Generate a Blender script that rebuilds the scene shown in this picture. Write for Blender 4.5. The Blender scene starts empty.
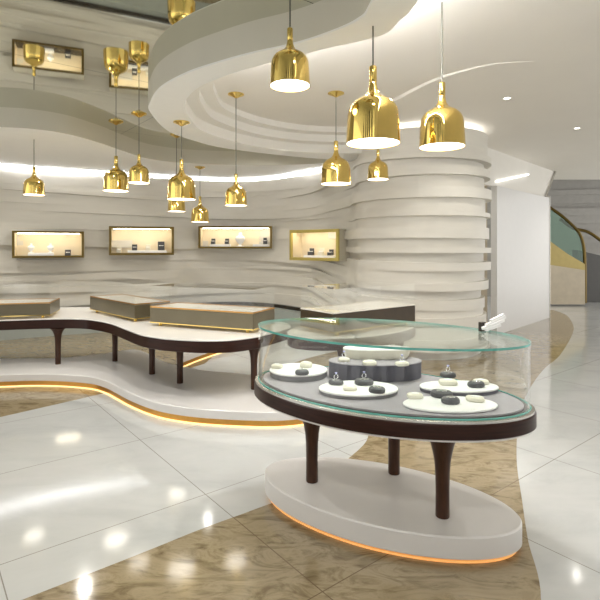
import bpy, bmesh, math, random
from mathutils import Vector
random.seed(7)
PI = math.pi
S = bpy.context.scene
C = S.collection

# ------------------------------------------------------------------ camera, world, lights, exposure
EYE, F, HZ = 1.65, 495.0, 247.0           # eye height, focal length in pixels, horizon row
cd = bpy.data.cameras.new('camera'); cam = bpy.data.objects.new('camera', cd); C.objects.link(cam)
cam.location = (0, 0, EYE); cam.rotation_euler = (PI/2, 0, 0)
cd.sensor_width = 36; cd.sensor_fit = 'HORIZONTAL'; cd.lens = F*36/600; cd.shift_y = (HZ-300)/600
cd.clip_start = .05; cd.clip_end = 100
S.camera = cam
S.view_settings.view_transform = 'Standard'; S.view_settings.look = 'None'
S.view_settings.gamma = 1; S.view_settings.use_curve_mapping = False
S.view_settings.exposure = 0.2
w = bpy.data.worlds.new('world'); S.world = w; w.use_nodes = True
w.node_tree.nodes['Background'].inputs[0].default_value = (1, .985, .955, 1)
w.node_tree.nodes['Background'].inputs[1].default_value = 1.75

def spot(name, loc, power, size=100, col=(1, .96, .90), aim=None, rad=.08, blend=.6):
    l = bpy.data.lights.new(name, 'SPOT'); l.energy = power; l.spot_size = math.radians(size)
    l.spot_blend = blend; l.color = col; l.shadow_soft_size = rad
    o = bpy.data.objects.new(name, l); C.objects.link(o); o.location = loc
    if aim: o.rotation_euler = (Vector(aim)-Vector(loc)).to_track_quat('-Z', 'Y').to_euler()
    return o
K = 0.62
for i, (x, y, z, p) in enumerate([(.4, 2.4, 3.4, 130), (1.2, 4.4, 3.45, 110), (-.3, 4.9, 3.45, 60), (-2.2, 3.6, 3.35, 130),
        (2.57, 6.15, 3.45, 70), (4.3, 7.7, 3.45, 25), (3.4, 3.6, 3.45, 90), (-4.0, 5.0, 3.35, 90), (-.9, .6, 3.35, 130), (6.9, 10.5, 3.4, 70), (-3.0, 6.9, 3.1, 90), (-1.6, 8.6, 3.1, 90), (-5.0, 7.4, 3.1, 90), (-.5, 6.6, 3.1, 60)]):
    spot('downlight_and_fill_spot', (x, y, z), p*K, 130, rad=.06)  # added fill spots without fittings, except those at the downlights
# accent spots added to brighten the curved wall, counters and glass table
for x, y, ax, ay, az, p in [(-2.6, 5.6, -2.6, 7.0, .74, 60), (-1.2, 4.4, -1.0, 5.3, .74, 70), (-.2, 7.4, -1.2, 10.5, 1.2, 70),
        (-2.9, 7.3, -4.2, 9.4, 1.4, 60), (.5, 3.9, .6, 3.0, .8, 110)]:
    spot('added_accent_spot', (x, y, 3.1), p*K, 80, aim=(ax, ay, az), rad=.05)

# ------------------------------------------------------------------ helpers
def at_z(px, py, z):
    Y = (EYE-z)*F/(py-HZ); return ((px-300)/F*Y, Y)
def at_y(px, py, Y):
    return ((px-300)/F*Y, Y, EYE-(py-HZ)/F*Y)

def mat(name, col, rough=.5, metal=0., noise=0., nscale=8., emit=None, es=0., coat=0., spec=.5, nrough=0., stretch=None):
    m = bpy.data.materials.new(name); m.use_nodes = True
    nt = m.node_tree; b = nt.nodes['Principled BSDF']
    b.inputs['Base Color'].default_value = (*col, 1)
    b.inputs['Roughness'].default_value = rough; b.inputs['Metallic'].default_value = metal
    b.inputs['Coat Weight'].default_value = coat; b.inputs['Coat Roughness'].default_value = .06
    b.inputs['Specular IOR Level'].default_value = spec
    if noise or nrough:
        tc = nt.nodes.new('ShaderNodeTexCoord'); mp = nt.nodes.new('ShaderNodeMapping')
        if stretch: mp.inputs['Scale'].default_value = stretch
        nt.links.new(tc.outputs['Object'], mp.inputs['Vector'])
        n = nt.nodes.new('ShaderNodeTexNoise'); n.inputs['Scale'].default_value = nscale; n.inputs['Detail'].default_value = 5
        nt.links.new(mp.outputs[0], n.inputs['Vector'])
        r = nt.nodes.new('ShaderNodeValToRGB'); e = r.color_ramp.elements
        e[0].position = .3; e[1].position = .7
        e[0].color = (*[c*(1-noise) for c in col], 1); e[1].color = (*[min(1, c*(1+noise)) for c in col], 1)
        nt.links.new(n.outputs['Fac'], r.inputs[0]); nt.links.new(r.outputs[0], b.inputs['Base Color'])
    if emit:
        b.inputs['Emission Color'].default_value = (*emit, 1); b.inputs['Emission Strength'].default_value = es
    return m

AX1, AX2 = (-.62, .784), (.784, .62)      # the two directions of the tile joints
def joint_mask(nt, size, o1, o2, wd):
    """1 on the joint lines of a square grid turned to the tile directions"""
    g = nt.nodes.new('ShaderNodeNewGeometry'); outs = []
    for (ax, o) in ((AX1, o1), (AX2, o2)):
        d = nt.nodes.new('ShaderNodeVectorMath'); d.operation = 'DOT_PRODUCT'
        nt.links.new(g.outputs['Position'], d.inputs[0]); d.inputs[1].default_value = (ax[0], ax[1], 0)
        a = nt.nodes.new('ShaderNodeMath'); a.operation = 'SUBTRACT'; nt.links.new(d.outputs['Value'], a.inputs[0]); a.inputs[1].default_value = o-size/2-size*20
        m = nt.nodes.new('ShaderNodeMath'); m.operation = 'MODULO'; nt.links.new(a.outputs[0], m.inputs[0]); m.inputs[1].default_value = size
        s = nt.nodes.new('ShaderNodeMath'); s.operation = 'SUBTRACT'; nt.links.new(m.outputs[0], s.inputs[0]); s.inputs[1].default_value = size/2
        b = nt.nodes.new('ShaderNodeMath'); b.operation = 'ABSOLUTE'; nt.links.new(s.outputs[0], b.inputs[0])
        c = nt.nodes.new('ShaderNodeMath'); c.operation = 'LESS_THAN'; nt.links.new(b.outputs[0], c.inputs[0]); c.inputs[1].default_value = wd
        outs.append(c)
    mx = nt.nodes.new('ShaderNodeMath'); mx.operation = 'MAXIMUM'
    nt.links.new(outs[0].outputs[0], mx.inputs[0]); nt.links.new(outs[1].outputs[0], mx.inputs[1])
    return mx.outputs[0]

def stone(name, cols, scale, rough, joint=None, dist=1.5):
    m = bpy.data.materials.new(name); m.use_nodes = True; nt = m.node_tree; b = nt.nodes['Principled BSDF']
    b.inputs['Roughness'].default_value = rough; b.inputs['Specular IOR Level'].default_value = .85
    g = nt.nodes.new('ShaderNodeNewGeometry')
    mp = nt.nodes.new('ShaderNodeMapping'); mp.inputs['Rotation'].default_value = (0, 0, .7); mp.inputs['Scale'].default_value = (1, 2.2, 1)
    nt.links.new(g.outputs['Position'], mp.inputs['Vector'])
    n = nt.nodes.new('ShaderNodeTexNoise'); n.inputs['Scale'].default_value = scale; n.inputs['Detail'].default_value = 8; n.inputs['Roughness'].default_value = .65
    n.inputs['Distortion'].default_value = dist
    nt.links.new(mp.outputs[0], n.inputs['Vector'])
    r = nt.nodes.new('ShaderNodeValToRGB'); e = r.color_ramp.elements
    e[0].position = .32; e[0].color = (*cols[0], 1); e[1].position = .68; e[1].color = (*cols[-1], 1)
    for k, c in enumerate(cols[1:-1]):
        q = e.new(.32+.36*(k+1)/(len(cols)-1)); q.color = (*c, 1)
    nt.links.new(n.outputs['Fac'], r.inputs[0]); out = r.outputs[0]
    if joint:
        mk = joint_mask(nt, *joint[:4]); mix = nt.nodes.new('ShaderNodeMixRGB'); mix.inputs[2].default_value = (*joint[4], 1)
        nt.links.new(mk, mix.inputs[0]); nt.links.new(out, mix.inputs[1]); out = mix.outputs[0]
    nt.links.new(out, b.inputs['Base Color'])
    return m

def glass_mat(name, tint=(.988, .993, .988), refl=1.0, ior=1.45):
    m = bpy.data.materials.new(name); m.use_nodes = True; nt = m.node_tree; nt.nodes.clear()
    o = nt.nodes.new('ShaderNodeOutputMaterial'); t = nt.nodes.new('ShaderNodeBsdfTransparent'); t.inputs[0].default_value = (*tint, 1)
    g = nt.nodes.new('ShaderNodeBsdfGlossy'); g.inputs['Roughness'].default_value = .02; g.inputs[0].default_value = (refl, refl, refl, 1)
    f = nt.nodes.new('ShaderNodeFresnel'); ge = nt.nodes.new('ShaderNodeNewGeometry')
    mr = nt.nodes.new('ShaderNodeMapRange'); mr.inputs['To Min'].default_value = ior; mr.inputs['To Max'].default_value = 1/ior   # same reflection from inside the sheet
    nt.links.new(ge.outputs['Backfacing'], mr.inputs['Value']); nt.links.new(mr.outputs[0], f.inputs[0])
    x = nt.nodes.new('ShaderNodeMixShader')
    nt.links.new(f.outputs[0], x.inputs[0]); nt.links.new(t.outputs[0], x.inputs[1]); nt.links.new(g.outputs[0], x.inputs[2]); nt.links.new(x.outputs[0], o.inputs[0])
    return m

M = dict(
    plaster=mat('white_plaster', (.80, .775, .72), .6, noise=.015, nscale=3),
    paintedlit=mat('white_with_painted_light', (.93, .925, .90), .6, noise=.01),  # whiter: brightness of the lit ceiling undersides put into the colour
    fascia=mat('fascia_with_painted_shade', (.66, .63, .54), .6, noise=.015, nscale=3),  # darker beige: shade of the upright ceiling faces put into the colour
    ceil=mat('ceiling_paint', (.80, .765, .70), .7, noise=.01, nscale=2),
    fins=mat('wall_fin_lacquer', (.71, .68, .61), .45, noise=.025, nscale=3, stretch=(1, 1, 6)),
    drum=mat('round_wall_lacquer', (.80, .77, .71), .45, noise=.02, nscale=3, stretch=(1, 1, 6)),
    panel=mat('white_panel', (.70, .69, .675), .3, noise=.01),
    tan=mat('tan_stone', (.52, .45, .34), .35, noise=.08, nscale=5),
    slab=mat('platform_white', (.74, .72, .70), .28, noise=.02, nscale=4),
    gold=mat('polished_gold', (.82, .60, .19), .06, 1, noise=.03, nscale=20),
    olivegold=mat('olive_gold', (.62, .50, .15), .3, .8, noise=.05),
    brass=mat('warm_brass', (.60, .32, .08), .3, 1, noise=.05, nscale=20),
    bronze=mat('dark_bronze_gold', (.15, .105, .035), .28, 1, noise=.1, nscale=14),
    wood=mat('espresso_wood', (.030, .010, .006), .32, noise=.3, nscale=6, stretch=(1, 1, 12), spec=.22),
    wood2=mat('walnut_leg_wood', (.05, .02, .010), .3, noise=.3, nscale=10, stretch=(6, 6, 1), spec=.3),
    whitetop=mat('white_counter_top', (.82, .80, .76), .2, noise=.01),
    cream=mat('niche_lining', (.85, .74, .55), .6, noise=.02),
    boxside=mat('niche_outer_shell', (.62, .58, .47), .4, noise=.03),
    dark=mat('dark_gloss', (.03, .022, .015), .15, noise=.2),
    base=mat('taupe_metal', (.15, .128, .08), .3, .45, noise=.06, nscale=6),
    traywhite=mat('vitrine_tray', (.80, .76, .68), .5, noise=.02),
    lilac=mat('lilac_grey_velvet', (.36, .335, .355), .9, noise=.04, nscale=40),
    slate=mat('slate_blue_velvet', (.085, .08, .105), .8, noise=.08, nscale=30),
    disc=mat('white_leatherette', (.93, .92, .895), .5, noise=.015, nscale=30),
    discside=mat('grey_velvet_edge', (.17, .165, .17), .8, noise=.06, nscale=30),
    puckc=mat('cream_leatherette', (.78, .74, .62), .55, noise=.03, nscale=40),
    puckd=mat('charcoal_leatherette', (.06, .06, .065), .45, noise=.1, nscale=40),
    silver=mat('silver', (.85, .85, .87), .12, 1, noise=.02),
    gem=mat('pale_gem', (.55, .55, .9), .05, 0, noise=.05, coat=1),
    chrome=mat('brushed_steel', (.62, .60, .57), .25, 1, noise=.03),
    teal=mat('green_glass_edge', (.10, .42, .36), .12, noise=.15, nscale=12, coat=.6),
    cable=mat('grey_cable', (.13, .13, .105), .5, noise=.05),
    bulb=mat('lamp_diffuser', (1, .97, .9), .5, emit=(1, .95, .86), es=6, noise=.01),
    ledwarm=mat('warm_led', (1, .8, .4), .5, emit=(1, .66, .28), es=1.2, noise=.01),
    leddim=mat('dim_warm_led', (1, .6, .25), .5, emit=(1, .42, .10), es=.5, noise=.01),
    ledcool=mat('cool_led', (1, 1, 1), .5, emit=(.95, .96, 1), es=12, noise=.01),
    ledcove=mat('recess_led', (1, 1, 1), .5, emit=(.98, .98, 1), es=90, noise=.01),
    ledsoft=mat('soft_led', (1, 1, 1), .5, emit=(1, .98, .95), es=1.5, noise=.01),
    lednat=mat('niche_led', (1, .95, .8), .5, emit=(1, .90, .70), es=15, noise=.01),
    greywall=mat('grey_slats', (.42, .405, .38), .5, noise=.05),
    darkgrey=mat('dark_soffit', (.10, .098, .095), .6, noise=.05),
    skirt=mat('ochre_metal', (.42, .33, .12), .4, .3, noise=.05),
    darkbrown=mat('dark_brown_lacquer', (.05, .035, .02), .4, noise=.1, spec=.25),
    paper=mat('white_card', (.95, .94, .93), .6, noise=.01),
    basegrey=mat('grey_green_base', (.36, .39, .36), .5, noise=.03),
    glass=glass_mat('clear_glass'), topglass=glass_mat('top_glass', (.93, .975, .955), 1, 1.5),
    greenglass=glass_mat('green_glass', (.55, .72, .62), 1, 1.5),
)
# tinted mirror ceiling with panel joints
m = bpy.data.materials.new('tinted_mirror'); m.use_nodes = True; nt = m.node_tree; b = nt.nodes['Principled BSDF']
b.inputs['Metallic'].default_value = 1; b.inputs['Roughness'].default_value = .03
mk = joint_mask(nt, 2.4, .33, .18, .004); mx = nt.nodes.new('ShaderNodeMixRGB')
mx.inputs[1].default_value = (.74, .745, .66, 1); mx.inputs[2].default_value = (.12, .12, .11, 1)
nt.links.new(mk, mx.inputs[0]); nt.links.new(mx.outputs[0], b.inputs['Base Color']); M['mirror'] = m
M['tile'] = stone('white_floor_tile', [(.50, .51, .50), (.555, .565, .55), (.585, .59, .575)], 1.3, .09, (1.19, 2.98, 1.553, .003, (.28, .26, .23)), .6)
M['marble'] = stone('beige_marble', [(.16, .115, .06), (.27, .21, .12), (.36, .29, .18), (.30, .235, .14)], 3.2, .10, (1.19, 2.98, 1.553, .0028, (.16, .11, .06)), 2.5)

def link(name, bm, m, parent=None, smooth=True, angle=35):
    bmesh.ops.recalc_face_normals(bm, faces=bm.faces)
    me = bpy.data.meshes.new(name); bm.to_mesh(me); bm.free()
    ms = m if isinstance(m, (list, tuple)) else [m]
    for k in ms: me.materials.append(k)
    if smooth:
        for p in me.polygons: p.use_smooth = True
        me.set_sharp_from_angle(angle=math.radians(angle))
    o = bpy.data.objects.new(name, me); C.objects.link(o)
    if parent: o.parent = parent
    return o
def tag(o, label, cat, group=None):
    o['label'] = label; o['category'] = cat
    if group: o['group'] = group
    return o
def thing(name, label, cat, loc=(0, 0, 0), rz=0, group=None):
    o = bpy.data.objects.new(name, None); C.objects.link(o); o.location = loc; o.rotation_euler = (0, 0, rz); o.empty_display_size = .1
    return tag(o, label, cat, group)
def struct(name, bm, m, smooth=True, angle=35):
    o = link(name, bm, m, None, smooth, angle); o['kind'] = 'structure'; return o

def catmull(P, n=12, closed=False):
    out = []; N = len(P); rng = range(N) if closed else range(N-1)
    for i in rng:
        g = (lambda k: Vector(P[k % N])) if closed else (lambda k: Vector(P[max(0, min(N-1, k))]))
        a, b, c, d = g(i-1), g(i), g(i+1), g(i+2)
        for j in range(n):
            t = j/n
            out.append(.5*((2*b)+(c-a)*t+(2*a-5*b+4*c-d)*t*t+(3*b-a-3*c+d)*t**3))
    if not closed: out.append(Vector(P[-1]))
    return out
def resample(L, n):
    d = [0]
    for a, b in zip(L, L[1:]): d.append(d[-1]+(b-a).length)
    out = []; k = 0
    for i in range(n):
        t = d[-1]*i/(n-1)
        while k < len(d)-2 and d[k+1] < t: k += 1
        f = (t-d[k])/max(1e-9, d[k+1]-d[k]); out.append(L[k].lerp(L[k+1], f))
    return out
def normals(L, closed):
    out = []; N = len(L)
    for i in range(N):
        a = L[(i-1) % N] if closed or i > 0 else L[i]; b = L[(i+1) % N] if closed or i < N-1 else L[i]
        t = (b-a).normalized(); out.append(Vector((t.y, -t.x)))
    return out
def area(L): return .5*sum(a.x*b.y-b.x*a.y for a, b in zip(L, L[1:]+L[:1]))
def closed_sweep(bm, L, prof, cap0=True, cap1=True):
    """L: closed outline (2D); prof: [(outward offset, z)] from bottom to top"""
    L = [Vector(p) for p in L]
    if area(L) < 0: L = L[::-1]
    nn = normals(L, True); rings = []
    for o, z in prof: rings.append([bm.verts.new((p.x+n.x*o, p.y+n.y*o, z)) for p, n in zip(L, nn)])
    N = len(L)
    for r, s in zip(rings, rings[1:]):
        for i in range(N): bm.faces.new((r[i], r[(i+1) % N], s[(i+1) % N], s[i]))
    if cap0: bm.faces.new(rings[0][::-1])
    if cap1: bm.faces.new(rings[-1])
def ell(a, b, n=72, cx=0, cy=0, th=0, e=2.0):
    out = []
    for i in range(n):
        t = 2*PI*i/n; c, s = math.cos(t), math.sin(t)
        u = a*math.copysign(abs(c)**(2/e), c); v = b*math.copysign(abs(s)**(2/e), s)
        out.append(Vector((cx+u*math.cos(th)-v*math.sin(th), cy+u*math.sin(th)+v*math.cos(th))))
    return out
def lathe(bm, prof, seg=32, c=(0, 0, 0), sy=1.0):
    rings = []
    for r, z in prof:
        rings.append([bm.verts.new((c[0]+r*math.cos(2*PI*k/seg), c[1]+sy*r*math.sin(2*PI*k/seg), c[2]+z)) for k in range(seg)])
    for r, s in zip(rings, rings[1:]):
        for i in range(seg): bm.faces.new((r[i], r[(i+1) % seg], s[(i+1) % seg], s[i]))
    return rings
def caps(bm, rings):
    bm.faces.new(rings[0][::-1]); bm.faces.new(rings[-1])
def box(bm, c, s, bev=0., rz=0.):
    r = bmesh.ops.create_cube(bm, size=1)['verts']
    for v in r: v.co = Vector((v.co.x*s[0], v.co.y*s[1], v.co.z*s[2]))
    if bev:
        es = list({e for v in r for e in v.link_edges})
        nv = bmesh.ops.bevel(bm, geom=es, offset=bev, segments=2, affect='EDGES', profile=.5)
        r = list({v for f in nv['faces'] for v in f.verts} | {v for v in r if v.is_valid})
    cs, sn = math.cos(rz), math.sin(rz)
    for v in r: v.co = Vector((c[0]+v.co.x*cs-v.co.y*sn, c[1]+v.co.x*sn+v.co.y*cs, c[2]+v.co.z))
def tube(bm, pts, r, seg=8):
    pts = [Vector(p) for p in pts]; rings = []
    for i, p in enumerate(pts):
        t = (pts[min(i+1, len(pts)-1)]-pts[max(i-1, 0)]).normalized()
        u = t.cross(Vector((0, 0, 1)) if abs(t.z) < .95 else Vector((1, 0, 0))).normalized(); v = t.cross(u)
        rings.append([bm.verts.new(p+u*r*math.cos(2*PI*k/seg)+v*r*math.sin(2*PI*k/seg)) for k in range(seg)])
    for a, b in zip(rings, rings[1:]):
        for k in range(seg): bm.faces.new((a[k], a[(k+1) % seg], b[(k+1) % seg], b[k]))
    caps(bm, rings)
def strip(bm, A, B):
    for (a, b), (c, d) in zip(zip(A, A[1:]), zip(B, B[1:])): bm.faces.new((a, b, d, c))
def vrow(bm, L, z): return [bm.verts.new((p.x, p.y, z)) for p in L]
def poly(bm, L, z): bm.faces.new([bm.verts.new((p[0], p[1], z)) for p in L])

# ------------------------------------------------------------------ floor and its marble inlays
bm = bmesh.new(); box(bm, (0, 6, -.1), (24, 30, .2)); struct('floor', bm, M['tile'], False)
bm = bmesh.new()
R = [(553, 310), (566, 315), (573, 325), (572, 335), (560, 355), (545, 368), (532, 385), (520, 410), (517, 437), (517, 465), (522, 500), (528, 540)]
R = [at_z(x, y, 0) for x, y in R]+[(1.12, 2.3), (.7, 1.6), (0, .8)]
Lh = [(-2.4, 1.45), (-1, 2.55), (-.584, 2.89), (-.274, 3.12), (0, 3.35), (.42, 3.93), (.6, 4.35), (.55, 4.8), (.0, 5.6), (-.3, 6.6), (.8, 8.0), (3.3, 9.2), (5.0, 11.2), (5.9, 13)]
pl = catmull(R, 8)+catmull(Lh, 8)
closed_sweep(bm, pl, [(0, -.02), (0, .001)]); struct('trim_1', bm, M['marble'], False)
bm = bmesh.new()
pl = catmull([(-2.0, 5.85), (-2.33, 5.45), (-2.91, 4.8), (-4.2, 3.4), (-6, 1.6)], 8)+[Vector(p) for p in [(-9, 1.6), (-9, 11), (-1, 11), (-1.35, 7)]]
closed_sweep(bm, pl, [(0, -.02), (0, .001)]); struct('trim_2', bm, M['marble'], False)

# ------------------------------------------------------------------ layered walls
def layered(name, path, zs, offs, m, back=.12, closed=False, zw=None):
    """horizontal bands; offs(i, s) moves band i out of the wall, zw(i, s) lifts the joint below band i"""
    bm = bmesh.new(); nn = normals(path, closed); N = len(path); rings = []
    d = [0]
    for a, b_ in zip(path, path[1:]): d.append(d[-1]+(b_-a).length)
    n_l = len(zs)-1
    if not closed: rings.append([bm.verts.new((p.x-n.x*back, p.y-n.y*back, zs[0]+(zw(0, s_) if zw else 0))) for p, n, s_ in zip(path, nn, d)])
    for i in range(n_l):
        for e in (0, 1):
            k = i+e; r = []
            for p, n, s in zip(path, nn, d):
                z = zs[k]+(zw(k, s) if zw else 0); o = offs(i, s)
                r.append(bm.verts.new((p.x+n.x*o, p.y+n.y*o, z)))
            rings.append(r)
    if not closed:
        rings.append([bm.verts.new((p.x-n.x*back, p.y-n.y*back, zs[-1]+(zw(n_l, s_) if zw else 0))) for p, n, s_ in zip(path, nn, d)]); rings.append(rings[0])
    M_ = N if closed else N-1
    for a, b_ in zip(rings, rings[1:]):
        for j in range(M_): bm.faces.new((a[j], a[(j+1) % N], b_[(j+1) % N], b_[j]))
    if not closed:
        for j in (0, N-1): bm.faces.new([r[j] for r in rings[:-1]])
    return struct(name, bm, m, True, 30)

WALL = [(-8.4, 5.0), (-7.2, 6.9), (-6.2, 8.2), (-5.4, 8.9), (-4.7, 9.36), (-3.2, 10.12), (-2.2, 10.6), (-1.35, 10.8), (-.6, 10.45), (-.02, 9.8), (.46, 9.2), (.85, 8.72)]
DC, DR = (1.97, 8.2), 1.03
arc = [(DC[0]+DR*math.cos(math.radians(a)), DC[1]+DR*math.sin(math.radians(a))) for a in range(172, 391, 14)]
wall_line = catmull(WALL+arc, 16)
wpath = resample(wall_line, 300)
wd = [0]
for a, b_ in zip(wpath, wpath[1:]): wd.append(wd[-1]+(b_-a).length)
s_arc = next(d for d, p in zip(wd, wpath) if p.x > .6)          # where the round part begins
k_arc = next(k for k, p in enumerate(wpath) if p.x > .9)
def onround(s_): t = max(0., min(1., (s_-s_arc+.9)/1.5)); return t*t*(3-2*t)
rw = random.Random(11)
zs = [.45]
while zs[-1] < 2.9: zs.append(zs[-1]+rw.uniform(.07, .145))
zs[-1] = 3.085
ph = [(rw.uniform(.25, .55), rw.uniform(0, 6.3), rw.uniform(-.045, .045), rw.uniform(.03, .065), rw.uniform(.2, .5), rw.uniform(0, 6.3), (1 if q_ % 2 else -1)*rw.uniform(.01, .06)) for q_ in range(40)]
def fin_out(i, s_):
    t = onround(s_); o = -.07+ph[i][2]+ph[i][3]*math.sin(s_*ph[i][0]*2+ph[i][1])
    return o*(1-.5*t)+t*(.04+ph[i][6]+.05*i/len(zs))
def fin_lift(k, s_):
    t = onround(s_); f = (zs[k]-zs[0])/(zs[-1]-zs[0]); w_ = .045*math.sin(s_*ph[k][4]*1.6+ph[k][5]) if 0 < k < len(zs)-1 else 0
    return w_*(1-.5*t)+t*(f*.305-(1-f)*.45)
layered('wall_back', wpath, zs, fin_out, M['fins'], zw=fin_lift)
nn = normals(wpath, False)
wb, nb = wpath[:k_arc-8], nn[:k_arc-8]
bm = bmesh.new()      # smooth grey base standing in front of the fins
q = [p+n*.22 for p, n in zip(wb, nb)]; q2 = [p-n*.1 for p, n in zip(wb, nb)]
closed_sweep(bm, q+q2[::-1], [(0, 0), (0, .38)]); struct('baseboard_back', bm, M['basegrey'])
bm = bmesh.new(); closed_sweep(bm, wb+q2[::-1], [(0, .38), (0, .45)]); struct('trim_3', bm, M['dark'])

bm = bmesh.new()      # unseen piers added behind the viewer to stripe the gold lamps' reflections
for x in (-9, -6.2, -4.4, -3.0, -1.4, .9, 2.2, 4.4, 5.6, 8.2): box(bm, (x, -5, 1.75), (.7, .4, 3.5))
box(bm, (0, -5, 3.25), (22, .4, .5)); struct('unseen_piers', bm, M['darkgrey'], False)

# ------------------------------------------------------------------ ceiling: tinted mirror, lowered curved ribbon, stepped recess
ZM, ZB, ZC = 3.40, 3.15, 3.50
OUT = [(372, 0), (357, 20), (323, 35), (290, 45), (253, 53), (220, 62), (187, 73), (160, 88), (150, 103), (150, 113), (167, 131), (192, 140.5), (222, 148), (277, 155)]
INN = [(415, 5), (400, 20), (380, 36), (320, 50), (270, 63), (237, 72), (203, 85), (188, 97), (185, 107), (189, 117), (203, 131), (240, 143), (277, 149.5), (313, 152.5)]
oc = [(-.4, -5), (.1, -2), (.45, .5), (.52, 1.9)]+[at_z(x, y, ZB) for x, y in OUT]+[(.35, 8.45), (1.0, 8.6)]
ic = [(.0, -5), (.5, -2), (.8, .5), (.85, 1.9)]+[at_z(x, y, ZB) for x, y in INN]+[(.9, 7.9), (1.3, 7.7)]
oc = catmull(oc, 10); ic = catmull(ic, 10)
bm = bmesh.new()
n = len(oc)
tw = []      # how wide the steps are along the ribbon (none on the near side)
for i in range(n):
    t = i/(n-1); tw.append(max(0., min(1., (t-.33)/.27)))
cen = Vector((.9, 5.6))
def inset(L, amt):
    nr = normals(L, False); return [p-q_*amt*k*(1 if (cen-p).dot(-q_) > 0 else -1) for p, q_, k in zip(L, nr, tw)]
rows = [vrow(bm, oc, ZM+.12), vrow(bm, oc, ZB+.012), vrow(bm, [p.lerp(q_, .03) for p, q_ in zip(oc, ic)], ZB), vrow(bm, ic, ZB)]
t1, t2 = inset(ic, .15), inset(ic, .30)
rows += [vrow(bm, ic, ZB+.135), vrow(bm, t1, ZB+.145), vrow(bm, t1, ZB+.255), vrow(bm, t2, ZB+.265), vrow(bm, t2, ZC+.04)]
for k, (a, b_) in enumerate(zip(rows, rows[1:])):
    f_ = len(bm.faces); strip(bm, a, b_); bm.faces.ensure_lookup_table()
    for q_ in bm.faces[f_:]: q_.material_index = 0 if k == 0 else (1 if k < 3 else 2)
struct('ceiling_ribbon', bm, [M['fascia'], M['paintedlit'], M['plaster']], True, 40)
# cove light strip on the inner face of the ribbon's near side
bm = bmesh.new(); nr_ = normals(ic, False); sg = [(1 if (cen-p).dot(q_) > 0 else -1) for p, q_ in zip(ic, nr_)]
k0, k1 = 30, int(n*.52)
c0 = [p+q_*.012*g for p, q_, g in zip(ic, nr_, sg)][k0:k1]; c1 = [p+q_*.035*g for p, q_, g in zip(ic, nr_, sg)][k0:k1]
closed_sweep(bm, c0+c1[::-1], [(0, ZB+.06), (0, ZB+.09)])
tag(link('cove_light_strip', bm, M['ledcove']), 'white cove light strip inside the curved lowered ceiling ribbon, lighting the stepped recess', 'light strip')
# right hand ceiling
bm = bmesh.new()
poly(bm, [p for p in t2]+[Vector(p) for p in [(2, 8.5), (2.4, 13.6), (12, 13.6), (12, -5)]], ZC)
poly(bm, [p for p in t2]+[Vector(p) for p in [(2, 8.5), (2.4, 13.6), (12, 13.6), (12, -5)]], ZC+.15)
struct('ceiling', bm, M['ceil'], False)
bm = bmesh.new()      # soffit dipping slightly towards the round wall
sa = catmull([(.75, 7.6), (.95, 6.7), (1.2, 6.08), (1.5, 5.4), (1.92, 5.0), (2.35, 4.93)], 10)
zz_ = [3.455+.0445*max(0., (k/(len(sa)-1)-.35)/.65) for k in range(len(sa))]
r0 = [bm.verts.new((p.x, p.y, ZC+.02)) for p in sa]; r1 = [bm.verts.new((p.x, p.y, z_)) for p, z_ in zip(sa, zz_)]; r2 = [bm.verts.new((1.9+.46*k/(len(sa)-1), 8.4-2.9*k/(len(sa)-1), ZC+.001)) for k in range(len(sa))]
strip(bm, r0, r1); strip(bm, r1, r2); struct('ceiling_soffit', bm, M['ceil'], True, 40)
# mirror
bm = bmesh.new()
mir = [p for p in oc]+[Vector(p) for p in [(.8, 10.8), (-9, 11.5), (-9, -5)]]
closed_sweep(bm, mir, [(0, ZM), (0, ZM+.03)]); struct('ceiling_mirror', bm, M['mirror'], False)
# perimeter plaster band along the curved wall
bm = bmesh.new()
PB = [(0, 127), (33, 129), (67, 134), (100, 143), (123, 151), (150, 159), (190, 163.5), (240, 165), (277, 165)]
pb = [(-6.3, 5.2), (-4.8, 6.0)]+[at_z(x, y, ZB) for x, y in PB]+[(.3, 8.9), (.9, 8.5)]
pb = catmull(pb, 8)
n_ = normals(wpath, False)
outer = [p-q_*.2 for p, q_ in zip(wpath, n_)][:k_arc+6]
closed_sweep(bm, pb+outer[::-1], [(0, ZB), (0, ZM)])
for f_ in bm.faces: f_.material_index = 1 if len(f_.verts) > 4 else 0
struct('ceiling_band', bm, [M['fascia'], M['paintedlit']], True, 40)
# cove light along the top of the curved wall
bm = bmesh.new()
sl = slice(60, k_arc-10); a0 = [p-q_*.075 for p, q_ in zip(wpath, n_)][sl]; a1 = [p-q_*.11 for p, q_ in zip(wpath, n_)][sl]
closed_sweep(bm, a0+a1[::-1], [(0, 3.087), (0, 3.102)])
tag(link('cove_light_strip', bm, M['ledcool']), 'thin bright white cove light strip along the top of the curved layered wall', 'light strip')
bm = bmesh.new(); rr = ell(DR-.06, DR-.06, 64, *DC); closed_sweep(bm, rr, [(0, 3.392), (0, 3.41)])
tag(link('cove_light_ring', bm, M['ledsoft']), 'hidden glowing light ring between the top of the round layered wall and ceiling', 'light ring')

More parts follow.
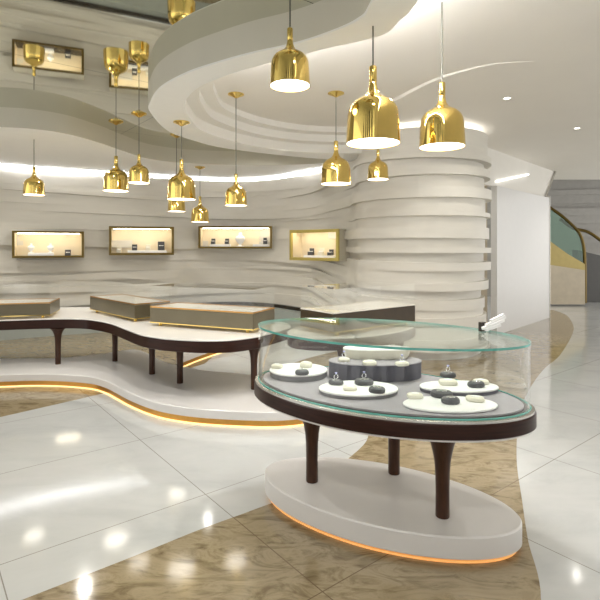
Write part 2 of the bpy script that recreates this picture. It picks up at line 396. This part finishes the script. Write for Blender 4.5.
# ------------------------------------------------------------------ right hand wall panel, bulkhead, tan return, far wall
pA, pB = Vector((3.69, 9.27)), Vector((5.79, 11.5)); e = (pB-pA).normalized(); nr = Vector((-e.y, e.x)); L = (pB-pA).length
bm = bmesh.new(); mid = (pA+pB)/2+nr*.06; box(bm, (mid.x, mid.y, 1.40), (L, .12, 2.80), .004, math.atan2(e.y, e.x)); struct('wall_right', bm, M['panel'], False)
bm = bmesh.new(); p = pB+e*.012+nr*.06; box(bm, (p.x, p.y, 1.42), (.03, .15, 2.84), .003, math.atan2(e.y, e.x)); struct('trim_4', bm, M['chrome'], False)
bm = bmesh.new()      # sloping bulkhead over the panel
a = pA-e*.3+nr*.1; b_ = pB+nr*.1; c = Vector((6.3, 12.05))+nr*.1
lo = [(a.x, a.y, 2.8), (b_.x, b_.y, 2.8), (c.x, c.y, 3.5), (a.x, a.y, 3.5)]
f0 = [bm.verts.new(v) for v in lo]; f1 = [bm.verts.new((v[0]+nr.x*.1, v[1]+nr.y*.1, v[2])) for v in lo]
bm.faces.new(f0); bm.faces.new(f1[::-1])
for i in range(4): bm.faces.new((f0[i], f0[(i+1) % 4], f1[(i+1) % 4], f1[i]))
struct('wall_right_bulkhead', bm, M['plaster'], False)
bm = bmesh.new(); tube(bm, [(b_.x-nr.x*.02, b_.y-nr.y*.02, 2.82), (c.x-nr.x*.02, c.y-nr.y*.02, 3.49)], .025, 6); struct('trim_5', bm, M['chrome'])
bm = bmesh.new(); p = pA+e*.15+nr*.075; q = pA+e*1.9+nr*.075
tube(bm, [(p.x, p.y, 2.90), (q.x, q.y, 3.22)], .02, 8)
tag(link('bulkhead_light', bm, M['ledsoft']), 'slanting white light slot under the ceiling between round wall and white panel', 'light strip')
bm = bmesh.new(); box(bm, (3.05, 9.62, 1.75), (1.1, .1, 3.5), 0, -.25); struct('wall_tan', bm, M['tan'], False)
fz = [0]
while fz[-1] < 4.6: fz.append(fz[-1]+rw.uniform(.16, .3))
layered('wall_far', resample([Vector((4.0, 17.2)), Vector((12, 15.5))], 40), fz, lambda i, s: .05*((i*7) % 3)+.03*math.sin(s*.8+i), M['greywall'])
bm = bmesh.new(); box(bm, (8.2, 14.7, 4.3), (8.5, 3.5, .1), 0); bmesh.ops.rotate(bm, verts=bm.verts, cent=(8.2, 14.7, 4.3), matrix=__import__('mathutils').Matrix.Rotation(.30, 3, 'X'))
struct('ceiling_stairwell', bm, M['greywall'], False)

# escalator with glass balustrade
esc = thing('escalator', 'escalator with bronze handrail and green glass balustrade beyond the white panel', 'escalator', (7.2, 14.0, 0))
def E3(px, py, Y): x, y, z = at_y(px, py, Y); return (x-7.2, y-14.0, z)
hr = [E3(px, py, 14) for px, py in [(530, 192), (548, 206), (562, 216), (572, 225), (579, 233), (583, 244), (584.5, 258), (585, 285), (585, 303)]]
bm = bmesh.new(); tube(bm, [tuple(v) for v in catmull(hr, 5)], .045, 8); link('handrail', bm, M['bronze'], esc)
hr2 = [E3(px, py, 14.9) for px, py in [(560, 219), (573, 228), (588, 232), (603, 242), (625, 258)]]
bm = bmesh.new(); tube(bm, [tuple(v) for v in catmull(hr2, 5)], .05, 8); link('handrail', bm, M['bronze'], esc)
def slab_from(pts, m, nm, th=.03):
    bm = bmesh.new(); A = [bm.verts.new((p[0], p[1]-th/2, p[2])) for p in pts]; B = [bm.verts.new((p[0], p[1]+th/2, p[2])) for p in pts]
    bm.faces.new(A); bm.faces.new(B[::-1]); N = len(A)
    for i in range(N): bm.faces.new((A[i], A[(i+1) % N], B[(i+1) % N], B[i]))
    link(nm, bm, m, esc, False)
slab_from([E3(px, py, 14) for px, py in [(530, 194), (548, 208), (562, 218), (572, 227), (579, 235), (582, 246), (583, 264), (566, 254), (530, 228)]], M['greenglass'], 'balustrade_glass')
slab_from([E3(px, py, 14) for px, py in [(530, 228), (566, 254), (583, 264), (583, 270), (530, 262)]], M['skirt'], 'side_skirt', .2)
slab_from([E3(px, py, 14) for px, py in [(530, 262), (583, 270), (583, 304), (530, 304)]], M['tan'], 'lower_panel', .2)
slab_from([E3(px, py, 14.9) for px, py in [(575, 250), (625, 262), (625, 302), (575, 302)]], M['darkgrey'], 'dark_base', .3)

# ------------------------------------------------------------------ recessed downlights in the right ceiling
for px, py, lab in [(507, 98, 'round recessed downlight in right ceiling, the nearer of the two, above the round wall'), (577, 128, 'round recessed downlight at far right of ceiling, the one farther away')]:
    Y = (ZC-EYE)*F/(HZ-py); X = (px-300)/F*Y
    t = thing('recessed_downlight', lab, 'downlight', (X, Y, ZC), group='recessed ceiling downlights')
    bm = bmesh.new(); caps(bm, lathe(bm, [(.036, -.006), (.036, .02)], 24)); link('lens', bm, M['bulb'], t)
    bm = bmesh.new(); lathe(bm, [(.036, -.004), (.05, -.008), (.058, -.002), (.058, .02)], 24); link('trim_ring', bm, M['plaster'], t)

# ------------------------------------------------------------------ pendant lamps
BELL = [(.500, 0), (.497, .08), (.490, .22), (.480, .40), (.470, .54), (.455, .62), (.425, .69), (.375, .755), (.30, .81), (.215, .855), (.15, .90), (.108, .96), (.085, 1.03), (.072, 1.10), (.068, 1.14)]
def pendant(px, py, Y, D, zc, label, canopy=True):
    X, _, z0 = at_y(px, py, Y)
    t = thing('pendant_lamp', label, 'pendant lamp', (X, Y, z0), group='gold bell pendant lamps')
    bm = bmesh.new()
    prof = [(r*D, z*D) for r, z in BELL]; inner = [((r-.012)*D, z*D) for r, z in BELL[:10]]
    lathe(bm, inner[::-1]+prof, 48); sh = link('lamp_shade', bm, M['gold'], t)
    bm = bmesh.new(); caps(bm, lathe(bm, [(.066*D, 1.12*D), (.072*D, 1.14*D), (.072*D, 1.41*D), (.064*D, 1.43*D), (.015*D, 1.435*D)], 24)); link('neck', bm, M['gold'], t)
    bm = bmesh.new(); caps(bm, lathe(bm, [(.482*D, .012*D), (.482*D, .03*D)], 40)); link('diffuser', bm, M['bulb'], sh)
    bm = bmesh.new(); tube(bm, [(0, 0, 1.42*D), (0, 0, zc-z0-.001)], .005 if Y > 5 else .0058, 8); link('cable', bm, M['cable'], t)
    if canopy:
        h = zc-z0; r = .098
        bm = bmesh.new(); caps(bm, lathe(bm, [(.012, h-.05), (.02, h-.045), (.05, h-.03), (r*.85, h-.016), (r, h-.010), (r, h-.0005)], 32)); link('canopy', bm, M['gold'], t)
pendant(34, 195, 6.9, .275, ZM, 'small gold bell pendant at far left, above the leftmost lit wall niche', False)
pendant(116, 191, 6.9, .34, ZM, 'larger of the two paired gold bell pendants hanging left, above the second wall niche')
pendant(139, 183, 6.5, .264, ZM, 'small gold bell pendant hanging just right of and above the larger paired one on left')
pendant(181.5, 199.5, 5.94, .336, ZB, 'gold bell pendant hung from the rim of the lowered ceiling ring')
pendant(176.5, 211.5, 7.73, .27, ZM, 'small gold bell pendant half hidden behind the one on the ceiling ring rim')
pendant(200, 222, 9.28, .335, ZB, 'lowest and farthest gold bell pendant, near the curved wall')
pendant(236, 205.5, 5.99, .266, ZC, 'small gold bell pendant on long cable from the recess, above the third wall niche')
pendant(336, 184, 5.95, .36, ZC, 'medium gold bell pendant hung from recess, above the rightmost wall niche')
pendant(378, 179.5, 6.4, .27, ZC, 'small gold bell pendant seen just below the largest one')
pendant(373, 143.5, 3.36, .366, ZB, 'largest gold bell pendant at centre right, against the white ceiling', False)
pendant(290, 86, 3.34, .272, ZM, 'highest gold bell pendant at top centre, in front of the ceiling ring', False)
pendant(442, 147, 3.74, .34, ZC, 'gold bell pendant at far right, in front of the round layered wall', False)

# ------------------------------------------------------------------ platforms with glowing recess
def platform(name, label, outline, z1, inset_=.012, gap=.065, led='ledwarm'):
    c = sum(outline, Vector((0, 0)))/len(outline)
    t = thing(name, label, 'platform', (c.x, c.y, 0))
    o = [p-c for p in outline]
    bm = bmesh.new(); closed_sweep(bm, o, [(-.006, gap), (0, gap+.006), (0, z1-.008), (-.008, z1)]); link('slab', bm, M['slab'], t)
    bm = bmesh.new(); closed_sweep(bm, o, [(-inset_, .0), (-inset_, gap)]); link('toe_kick', bm, M['brass'], t)
    bm = bmesh.new(); closed_sweep(bm, o, [(-inset_+.012, .002), (-inset_+.012, .013)], True, True); link('light_strip', bm, M[led], t)
    return t
FR = [(0, 382), (30, 381), (60, 381.5), (90, 384), (105, 388), (115, 393), (130, 401), (150, 409), (170, 414), (200, 418), (240, 420.5), (280, 421)]
front = [(-6.2, 5.3), (-4.6, 5.7)]+[at_z(x, y, .065) for x, y in FR]+[(.1, 4.62), (.22, 4.9), (.05, 5.25), (-.25, 5.6), (-.7, 5.86), (-1.2, 6.05), (-1.75, 6.45), (-2.15, 7.0), (-2.45, 7.25), (-2.75, 7.0), (-3.2, 6.72), (-3.9, 6.66), (-5.5, 6.6), (-6.6, 6.2)]
platform('display_platform', 'long low white wavy platform with glowing gold edge under the wavy counter', catmull(front, 10, True), .15)
TH = -.464; TC = (.496, 3.049)
platform('display_platform', 'low white oval platform with glowing gold edge under the glass display table', ell(.797, .39, 96, TC[0], TC[1], TH, 1.95), .15, .035, .03, 'leddim')
bk = [(-1.65, 6.68), (-1.47, 7.15), (-1.27, 7.6), (-1.05, 8.0), (-1.1, 8.5), (-1.5, 8.8), (-1.9, 8.5), (-1.8, 7.7), (-1.7, 7.0)]
platform('display_platform', 'white platform with gold glowing edge behind the wavy counter legs', catmull(bk, 10, True), .15)

# ------------------------------------------------------------------ counters
def leg_prof_wide(h, r0, r1): return [(r0*.96, 0), (r0, .006), (r0*.98, h*.25), (r0*1.03, h*.46), (r0*1.16, h*.58), (r0*1.38, h*.67), (r0*1.68, h*.76), (r0*2.05, h*.86), (r0*2.4, h*.95), (r1, h)]
def leg_prof(h, r0, r1): return [(r0*.96, 0), (r0, .006), (r0*.98, h*.3), (r0*1.02, h*.55), (r0*1.10, h*.70), (r0*1.32, h*.82), (r0*1.7, h*.90), (r0*1.7+(r1-r0*1.7)*.45, h*.96), (r1, h)]
def counter(name, label, outline, z1, legs, apron=.115, legm='wood2', r0=.034, r1=.095, topm='whitetop', tth=.016, z0=.15):
    c = sum(outline, Vector((0, 0)))/len(outline); t = thing(name, label, 'counter', (c.x, c.y, z0)); o = [p-c for p in outline]; z1 -= z0
    bm = bmesh.new(); closed_sweep(bm, o, [(-.004, z1-tth), (.0, z1-tth+.003), (0, z1-.004), (-.004, z1)]); link('top', bm, M[topm], t)
    bm = bmesh.new(); closed_sweep(bm, o, [(-.012, z1-tth-apron), (-.004, z1-tth-apron+.006), (-.004, z1-tth)]); link('apron', bm, M['wood'], t)
    for x, y in legs:
        bm = bmesh.new(); caps(bm, lathe(bm, leg_prof(z1-tth-apron, r0, r1), 24, (x-c.x, y-c.y, 0))); link('leg', bm, M[legm], t)
    return t
ZT = .74
CF = [(0, 320), (50, 318.5), (80, 318.5), (95, 320), (110, 323), (125, 328.5), (140, 334), (155, 336.8), (170, 338.5), (200, 340), (230, 339.5), (255, 336.5), (270, 333), (285, 329), (291, 326)]
cf = [(-5.6, 5.5), (-4.6, 5.92)]+[at_z(x, y, ZT) for x, y in CF]+[(-.22, 6.0), (-.6, 6.2), (-1.3, 6.45), (-1.85, 6.95), (-2.45, 7.4), (-3.3, 7.5), (-4.5, 7.4), (-5.9, 7.1), (-6.3, 6.2)]
legs = [at_z(x, y, .15) for x, y in [(58, 364), (115, 361), (152, 374), (180, 383), (254, 389)]]
counter('wavy_counter', 'long wavy white topped display counter with dark wood apron on flared legs', catmull(cf, 8, True), ZT, legs)
counter('back_counter', 'white topped counter standing behind the glass display table', ell(.88, .50, 72, .62, 5.62, .66), ZT, [(.45, 5.3), (1.15, 5.75), (.75, 5.95)], z0=0.001)

# ------------------------------------------------------------------ counter-top vitrines
def vitrine(label, A, B, depth, z0, hb, hg, basem='base', rimm='brass'):
    A, B = Vector(A), Vector(B); e = (B-A).normalized(); W = (B-A).length; nrm = Vector((-e.y, e.x)); mid = (A+B)/2+nrm*depth/2
    t = thing('counter_vitrine', label, 'display case', (mid.x, mid.y, z0), math.atan2(e.y, e.x), 'display cases on the counters')
    ft = .035
    bm = bmesh.new(); box(bm, (0, 0, ft+hb/2), (W, depth, hb), .004); bs = link('base', bm, M[basem], t, False)
    bm = bmesh.new(); box(bm, (0, 0, ft+.004), (W+.006, depth+.006, .010)); link('bottom_trim', bm, M['gold'], bs, False)
    bm = bmesh.new(); box(bm, (0, 0, ft+hb+.003), (W-.03, depth-.03, .006)); link('tray', bm, M['traywhite'], t, False)
    bm = bmesh.new(); cx, cy = W/2-.008, depth/2-.008
    for s in (-1, 1):
        box(bm, (0, s*cy, ft+hb+.01), (W, .012, .012)); box(bm, (s*cx, 0, ft+hb+.01), (.012, depth-.024, .012))
    link('rim', bm, M[rimm], bs, False)
    bm = bmesh.new(); zz = ft+hb+.016
    box(bm, (0, 0, zz+hg/2), (W-.01, depth-.01, hg)); link('glass_cover', bm, M['glass'], t, False)
    for sx in (-1, 1):
        for sy in (-1, 1):
            bm = bmesh.new(); caps(bm, lathe(bm, [(.018, 0), (.02, .004), (.016, .02), (.014, ft)], 16, (sx*(W/2-.1), sy*(depth/2-.06), 0))); link('foot', bm, M['gold'], t)
    return t
vitrine('taupe display case with glass cover at the far left end of the wavy counter', (-4.5, 6.0), (-3.2, 6.34), .58, ZT, .15, .24)
vitrine('taupe display case with glass cover turned diagonally, middle of the wavy counter', (-2.95, 6.95), (-2.0, 5.98), .48, ZT, .17, .24)
vitrine('wide taupe display case with glass cover at the near right end of the wavy counter', (-1.74, 5.74), (-.49, 5.19), .50, ZT, .17, .24)
vitrine('display case with bright white edged tray behind the glass display table', (.34, 5.02), (1.35, 5.8), .55, ZT, .19, .24, 'darkbrown', 'traywhite')

# ------------------------------------------------------------------ oval glass display table
N_ = 1.88
T = thing('glass_display_table', 'oval glass topped jewellery display table with dark wood band on flared wooden legs', 'display table', (TC[0], TC[1], .15))
def tell(a, b, n=120): return ell(a, b, n, 0, 0, TH, N_)
zb0, zb1, zg = .682-.15, .762-.15, 1.123-.15
bm = bmesh.new(); closed_sweep(bm, tell(.868, .503), [(-.03, zb0), (-.004, zb0), (0, zb0+.004), (0, zb1-.006), (-.006, zb1)]); link('wood_band', bm, M['wood'], T)
bm = bmesh.new(); closed_sweep(bm, tell(.868, .503), [(-.02, zb0-.012), (-.012, zb0-.012), (-.010, zb0)]); link('underside_rim', bm, M['slab'], T)
bm = bmesh.new(); closed_sweep(bm, tell(.861, .496), [(0, zb1-.002), (0, zb1+.012), (-.006, zb1+.014)]); link('steel_rim', bm, M['chrome'], T)
bm = bmesh.new(); closed_sweep(bm, tell(.826, .456), [(0, zb1+.005), (0, zb1+.016)]); link('dark_border', bm, M['dark'], T)
bm = bmesh.new(); closed_sweep(bm, tell(.806, .437), [(0, zb1+.010), (0, zb1+.024)]); link('display_floor', bm, M['lilac'], T)
g = tell(.838, .468); gi = tell(.832, .462)
bm = bmesh.new(); r0 = vrow(bm, g, zb1+.012); r1 = vrow(bm, g, zg); r2 = vrow(bm, gi, zg); r3 = vrow(bm, gi, zb1+.012)
for a, b_ in ((r0, r1), (r1, r2), (r2, r3), (r3, r0)):
    for i in range(len(g)): j = (i+1) % len(g); bm.faces.new((a[i], a[j], b_[j], b_[i]))
link('glass_wall', bm, M['glass'], T)
bm = bmesh.new(); closed_sweep(bm, tell(.837, .467), [(0, zg+.0005), (0, zg+.0115)]); gtop = link('glass_top', bm, M['topglass'], T)
def ring(nm, g, wid, z0, z1, m):
    bm = bmesh.new(); o = tell(*g); i_ = tell(g[0]-wid, g[1]-wid)
    R_ = [vrow(bm, o, z0), vrow(bm, o, z1), vrow(bm, i_, z1), vrow(bm, i_, z0)]
    for a, b_ in zip(R_, R_[1:]+R_[:1]):
        for i in range(len(o)): j = (i+1) % len(o); bm.faces.new((a[i], a[j], b_[j], b_[i]))
    return link(nm, bm, m, T)
ring('glass_edge', (.842, .472), .0055, zg, zg+.012, M['teal']).parent = gtop
ring('glass_foot_edge', (.844, .474), .007, zb1+.013, zb1+.020, M['teal'])
for px, py in [(312, 481), (394, 473), (442.5, 516)]:
    x, y = at_z(px, py, .15)
    bm = bmesh.new(); caps(bm, lathe(bm, leg_prof_wide(zb0, .0385, .105), 32, (x-TC[0], y-TC[1], 0))); link('leg', bm, M['wood2'], T)

# display discs inside the case
ZF = .762+.024
def riser(nm, label, x, y, a, b, h, th=0, top='disc', side='discside', cap=.012, e=2.0):
    t = thing(nm, label, 'display stand', (x, y, ZF), th, 'display discs in the glass case')
    o = ell(a, b, 64, 0, 0, 0, e)
    bm = bmesh.new(); closed_sweep(bm, o, [(-.006, 0), (-.003, .003), (-.003, h-cap)]); link('body', bm, M[side], t)
    bm = bmesh.new(); closed_sweep(bm, o, [(-.002, h-cap), (0, h-cap+.003), (0, h-.004), (-.004, h)]); link('top_pad', bm, M[top], t)
    return (x, y, ZF+h)
rA = riser('display_disc', 'white topped grey sided round display disc at the left end of the glass case', -.01, 3.33, .195, .17, .045)
rB = riser('display_disc', 'white round display disc at front centre of the glass case', .347, 2.945, .235, .155, .030)
rP = riser('display_pedestal', 'dark slate oval pedestal at the back centre of the glass case', .50, 3.30, .31, .15, .112, 0, 'lilac', 'slate', .008)
rC = riser('display_disc', 'thin white oval display disc at right front of the glass case', .815, 2.69, .255, .135, .016)
rD = riser('display_disc', 'white oval display disc with slate edge at right back of the glass case', .955, 2.975, .235, .12, .032, 0, 'disc', 'slate')
t = thing('display_tray', 'long cream oval block standing on top of the slate pedestal', 'display stand', (.52, 3.365, rP[2]))
bm = bmesh.new(); closed_sweep(bm, ell(.228, .08, 64, 0, 0, 0, 2.6), [(-.02, 0), (-.006, .03), (0, .062)]); link('body', bm, M['puckc'], t)
bm = bmesh.new(); closed_sweep(bm, ell(.228, .08, 64, 0, 0, 0, 2.6), [(0, .062), (-.002, .068), (-.008, .070)]); link('top_pad', bm, M['disc'], t)

def puck(label, px, py, zt, kind, size=.048, h=.03, ring_label=None):
    x, y = at_z(px, py, zt+h*.5)
    m = M['puckd'] if kind == 'd' else M['puckc']
    t = thing('ring_pad', label, 'ring stand', (x, y, zt), random.uniform(-.3, .3), 'small ring pads in the glass case')
    e = 2.2 if kind == 'd' else 3.2; b = size*.75
    bm = bmesh.new(); o = ell(size, b, 40, 0, 0, 0, e)
    closed_sweep(bm, o, [(-.006, 0), (-.001, .005), (0, h*.45), (-.003, h*.78), (-.010, h*.95), (-.018, h)]); pd = link('pad', bm, m, t)
    bm = bmesh.new(); o = ell(size*.5, b*.42, 32); closed_sweep(bm, o, [(0, h-.002), (-.002, h+.003), (-.005, h+.004)]); link('cushion', bm, M['silver'] if kind == 'd' else M['disc'], t)
    if ring_label:
        r = thing('gem_ring', ring_label, 'ring', (x, y, zt+h+.004), .3, 'rings in the glass case')
        bm = bmesh.new(); R0, r0 = .013, .0022; vs = []
        for i in range(28):
            a = 2*PI*i/28; row = []
            for k in range(8):
                bb = 2*PI*k/8; q = R0+r0*math.cos(bb); row.append(bm.verts.new((q*math.cos(a), r0*math.sin(bb), R0+q*math.sin(a)+r0)))
            vs.append(row)
        for i in range(28):
            for k in range(8): bm.faces.new((vs[i][k], vs[(i+1) % 28][k], vs[(i+1) % 28][(k+1) % 8], vs[i][(k+1) % 8]))
        bd = link('band', bm, M['silver'], r)
        bm = bmesh.new(); caps(bm, lathe(bm, [(.0015, 0), (.009, .008), (.009, .010), (.0055, .013)], 8, (0, 0, 2*R0+r0*1.5))); link('stone', bm, M['gem'], r)
puck('cream ring pad at the left of the leftmost white disc', 277, 366, rA[2], 'c', .04, .024)
puck('cream ring pad at the back right of the leftmost white disc', 306, 364.5, rA[2], 'c', .042, .036)
puck('charcoal ring pad at the front right of the leftmost white disc', 302, 372, rA[2], 'd', .045, .03)
puck('charcoal ring pad at the left of the front centre disc', 336, 382, rB[2], 'd', .046, .026, 'silver ring with stone on the left charcoal pad of front centre disc')
puck('cream ring pad at the front of the front centre disc', 350, 388, rB[2], 'c', .042, .022)
puck('charcoal ring pad at the back right of the front centre disc', 364, 381.5, rB[2], 'd', .058, .032, 'silver ring with stone on the large back charcoal pad of front centre disc')
puck('charcoal ring pad at the right of the front centre disc', 377, 389.5, rB[2], 'd', .048, .032)
puck('cream ring pad at the left of the thin right front disc', 415, 395.5, rC[2], 'c', .045, .026)
puck('charcoal ring pad at the back of the thin right front disc', 441.5, 393.5, rC[2], 'd', .062, .034)
puck('charcoal ring pad at the front of the thin right front disc', 450.5, 400, rC[2], 'd', .05, .032)
puck('cream ring pad at the right of the thin right front disc', 475, 398.5, rC[2], 'c', .05, .024)
puck('grey ring pad with a ring at the back of the right back disc', 448, 374.5, rD[2], 'd', .05, .03, 'silver ring with pale stone on the back pad of right back disc')
puck('cream ring pad at the left front of the right back disc', 448, 382, rD[2], 'c', .055, .028)
puck('charcoal ring pad at the middle of the right back disc', 476, 384, rD[2], 'd', .052, .03)
puck('cream ring pad at the right of the right back disc', 481, 381.5, rD[2], 'c', .046, .024)
puck('cream ring pad at the left end of the slate pedestal', 344, 359.5, rP[2], 'c', .038, .024, 'silver ring on the left pad of the slate pedestal')
puck('cream ring pad at the front of the slate pedestal', 369.5, 362.5, rP[2], 'c', .045, .026)
puck('cream ring pad at the right of the slate pedestal', 402, 363.5, rP[2], 'c', .044, .024, 'silver ring on the right pad of the slate pedestal')

# white leaflets on the glass top
gt = 1.123+.0115
x, y = at_z(493, 331.5, gt)
h = thing('leaflet_holder', 'small dark holder with fanned white leaflets on the rear right of the glass top', 'leaflet holder', (x, y, gt), .3)
bm = bmesh.new(); box(bm, (-.055, .03, .028), (.035, .03, .056), .003); link('holder', bm, M['dark'], h, False)
for k in range(4):
    bm = bmesh.new(); box(bm, (0, 0, 0), ((.11, .16, .15, .10)[k], .02, .017), .002)
    bmesh.ops.rotate(bm, verts=bm.verts, cent=(0, 0, 0), matrix=__import__('mathutils').Matrix.Rotation(-.24-.04*k, 3, 'Y'))
    bmesh.ops.translate(bm, verts=bm.verts, vec=((-.005, .0, .02, .035)[k], -.005+.004*k, .026+.018*k)); link('leaflet', bm, M['paper'], h, False)

# ------------------------------------------------------------------ wall niches
def niche(label, FL, FR_, z0, z1, frame_m, fw, items, depth=.30):
    A, B = Vector(FL), Vector(FR_); e = (B-A).normalized(); W = (B-A).length; nrm = Vector((-e.y, e.x)); H = z1-z0; rz = math.atan2(e.y, e.x)
    t = thing('display_niche', label, 'wall display case', (A.x, A.y, z0), rz, 'lit display cases on the curved wall')
    th = .03
    bm = bmesh.new()
    box(bm, (W/2, depth/2+.02, th/2), (W, depth, th)); box(bm, (W/2, depth/2+.02, H-th/2), (W, depth, th))
    box(bm, (th/2, depth/2+.02, H/2), (th, depth, H-2*th)); box(bm, (W-th/2, depth/2+.02, H/2), (th, depth, H-2*th)); link('shell', bm, M['boxside'], t, False)
    bm = bmesh.new(); box(bm, (W/2, depth+.01, H/2), (W-2*th, .02, H-2*th))
    box(bm, (th+.004, depth/2+.02, H/2), (.006, depth-.02, H-2*th)); box(bm, (W-th-.004, depth/2+.02, H/2), (.006, depth-.02, H-2*th)); link('lining', bm, M['cream'], t, False)
    bm = bmesh.new(); box(bm, (W/2, depth/2+.02, th+.004), (W-2*th-.014, depth-.03, .006)); link('deck', bm, M['dark'], t, False)
    bm = bmesh.new()
    for c, s in (((W/2, 0, fw/2), (W, .04, fw)), ((W/2, 0, H-fw/2), (W, .04, fw)), ((fw/2, 0, H/2), (fw, .04, H-2*fw)), ((W-fw/2, 0, H/2), (fw, .04, H-2*fw))): box(bm, c, s, .004)
    link('frame', bm, M[frame_m], t, False)
    bm = bmesh.new(); box(bm, (W/2, .06, H-th-.012), (W-.16, .03, .015)); link('light_strip', bm, M['lednat'], t, False)
    zt = z0+th+.008
    for (kind, f, dep, w_, h_, lab) in items:
        p = A+e*(W*f)+nrm*dep; zz = zt
        if kind.startswith('r') and kind != 'riser': kind = kind[1:]; zz += .055     # stands on a riser
        if kind == 'riser':
            o = thing('display_riser', lab, 'display stand', (p.x, p.y, zt), rz); bm = bmesh.new(); box(bm, (0, 0, .0225), (w_, .12, .045), .004); link('block', bm, M['slate'] if 'dark' in lab else M['disc'], o, False)
            bm = bmesh.new(); box(bm, (0, 0, .050), (w_-.01, .11, .010), .002); link('top_pad', bm, M['disc'], o, False)
        elif kind == 'bust':
            o = thing('jewellery_bust', lab, 'jewellery bust', (p.x, p.y, zz), rz); s = h_
            bm = bmesh.new(); caps(bm, lathe(bm, [(.30*s, 0), (.30*s, .03*s), (.12*s, .07*s), (.09*s, .18*s)], 20)); link('base', bm, M['disc'], o)
            bm = bmesh.new(); caps(bm, lathe(bm, [(.09*s, .16*s), (.22*s, .3*s), (.34*s, .5*s), (.36*s, .62*s), (.26*s, .74*s), (.13*s, .80*s), (.11*s, .98*s), (.08*s, 1.0*s)], 24, (0, 0, 0), .6)); link('torso', bm, M['disc'], o)
        else:
            o = thing('jewellery_box', lab, 'jewellery box', (p.x, p.y, zz), rz); mm = M['puckd'] if kind == 'dbox' else M['puckc']
            bm = bmesh.new(); box(bm, (0, 0, h_*.25), (w_, .08, h_*.5), .004); link('box_base', bm, mm, o, False)
            bm = bmesh.new(); box(bm, (0, .03, h_*.74), (w_, .018, h_*.5), .004); link('lid', bm, mm, o, False)
            bm = bmesh.new(); box(bm, (0, -.005, h_*.5+.005), (w_*.7, .045, .012), .003); link('pad', bm, M['disc'], o, False)
    return t
def fr(px, Y): return ((px-300)/F*Y, Y)
niche('leftmost lit wall display case with gold frame and two pale busts', fr(12, 8.8), fr(84, 9.24), 1.452, 1.94, 'bronze', .04, [
    ('riser', .38, .17, .42, 0, 'long white riser in the leftmost wall case'),
    ('rbust', .24, .17, 0, .17, 'left white bust in the leftmost wall case'), ('rbust', .51, .17, 0, .17, 'right white bust in the leftmost wall case'),
    ('dbox', .76, .16, .10, .11, 'dark jewellery box at the right of the leftmost wall case')])
niche('second lit wall display case from left with gold frame and four small items', fr(109, 9.6), fr(174, 9.95), 1.49, 2.055, 'bronze', .045, [
    ('riser', .58, .19, .75, 0, 'long riser in the second wall case from left'),
    ('cbox', .14, .17, .09, .13, 'pale jewellery box at the left of the second wall case'), ('rdbox', .38, .19, .10, .12, 'small dark jewellery box in the second wall case'),
    ('rcbox', .59, .19, .09, .12, 'pale jewellery box between two darker ones in the second wall case'), ('rdbox', .80, .19, .13, .18, 'tallest dark jewellery box at the right of the second wall case')])
niche('third wide low lit wall display case with dark bronze frame', fr(198.5, 10.4), fr(272, 10.4), 1.618, 2.09, 'bronze', .042, [
    ('riser', .28, .17, .44, 0, 'left riser in the third wide wall case'), ('riser', .84, .17, .34, 0, 'right riser in the third wide wall case'),
    ('rdbox', .18, .17, .085, .12, 'left dark jewellery box of the pair in the third wide wall case'), ('rdbox', .37, .17, .085, .12, 'right dark jewellery box of the pair in the third wide wall case'),
    ('bust', .555, .16, 0, .30, 'tall white bust in the middle of the third wide wall case'), ('rdbox', .90, .17, .085, .14, 'dark jewellery box at the right end of the third wide wall case')])
niche('rightmost lit wall display case with bright gold frame and visible side', fr(290, 9.25), fr(339, 8.55), 1.405, 1.965, 'olivegold', .055, [
    ('riser', .52, .18, .70, 0, 'long riser in the rightmost wall case'),
    ('rdbox', .32, .18, .10, .13, 'first dark jewellery box from the left in the rightmost wall case'), ('rcbox', .53, .18, .10, .13, 'pale jewellery box in the rightmost wall case'),
    ('rdbox', .72, .18, .09, .11, 'small dark jewellery box next to the pale one in the rightmost wall case'), ('dbox', .91, .16, .08, .16, 'dark jewellery box against the right side of the rightmost wall case')])
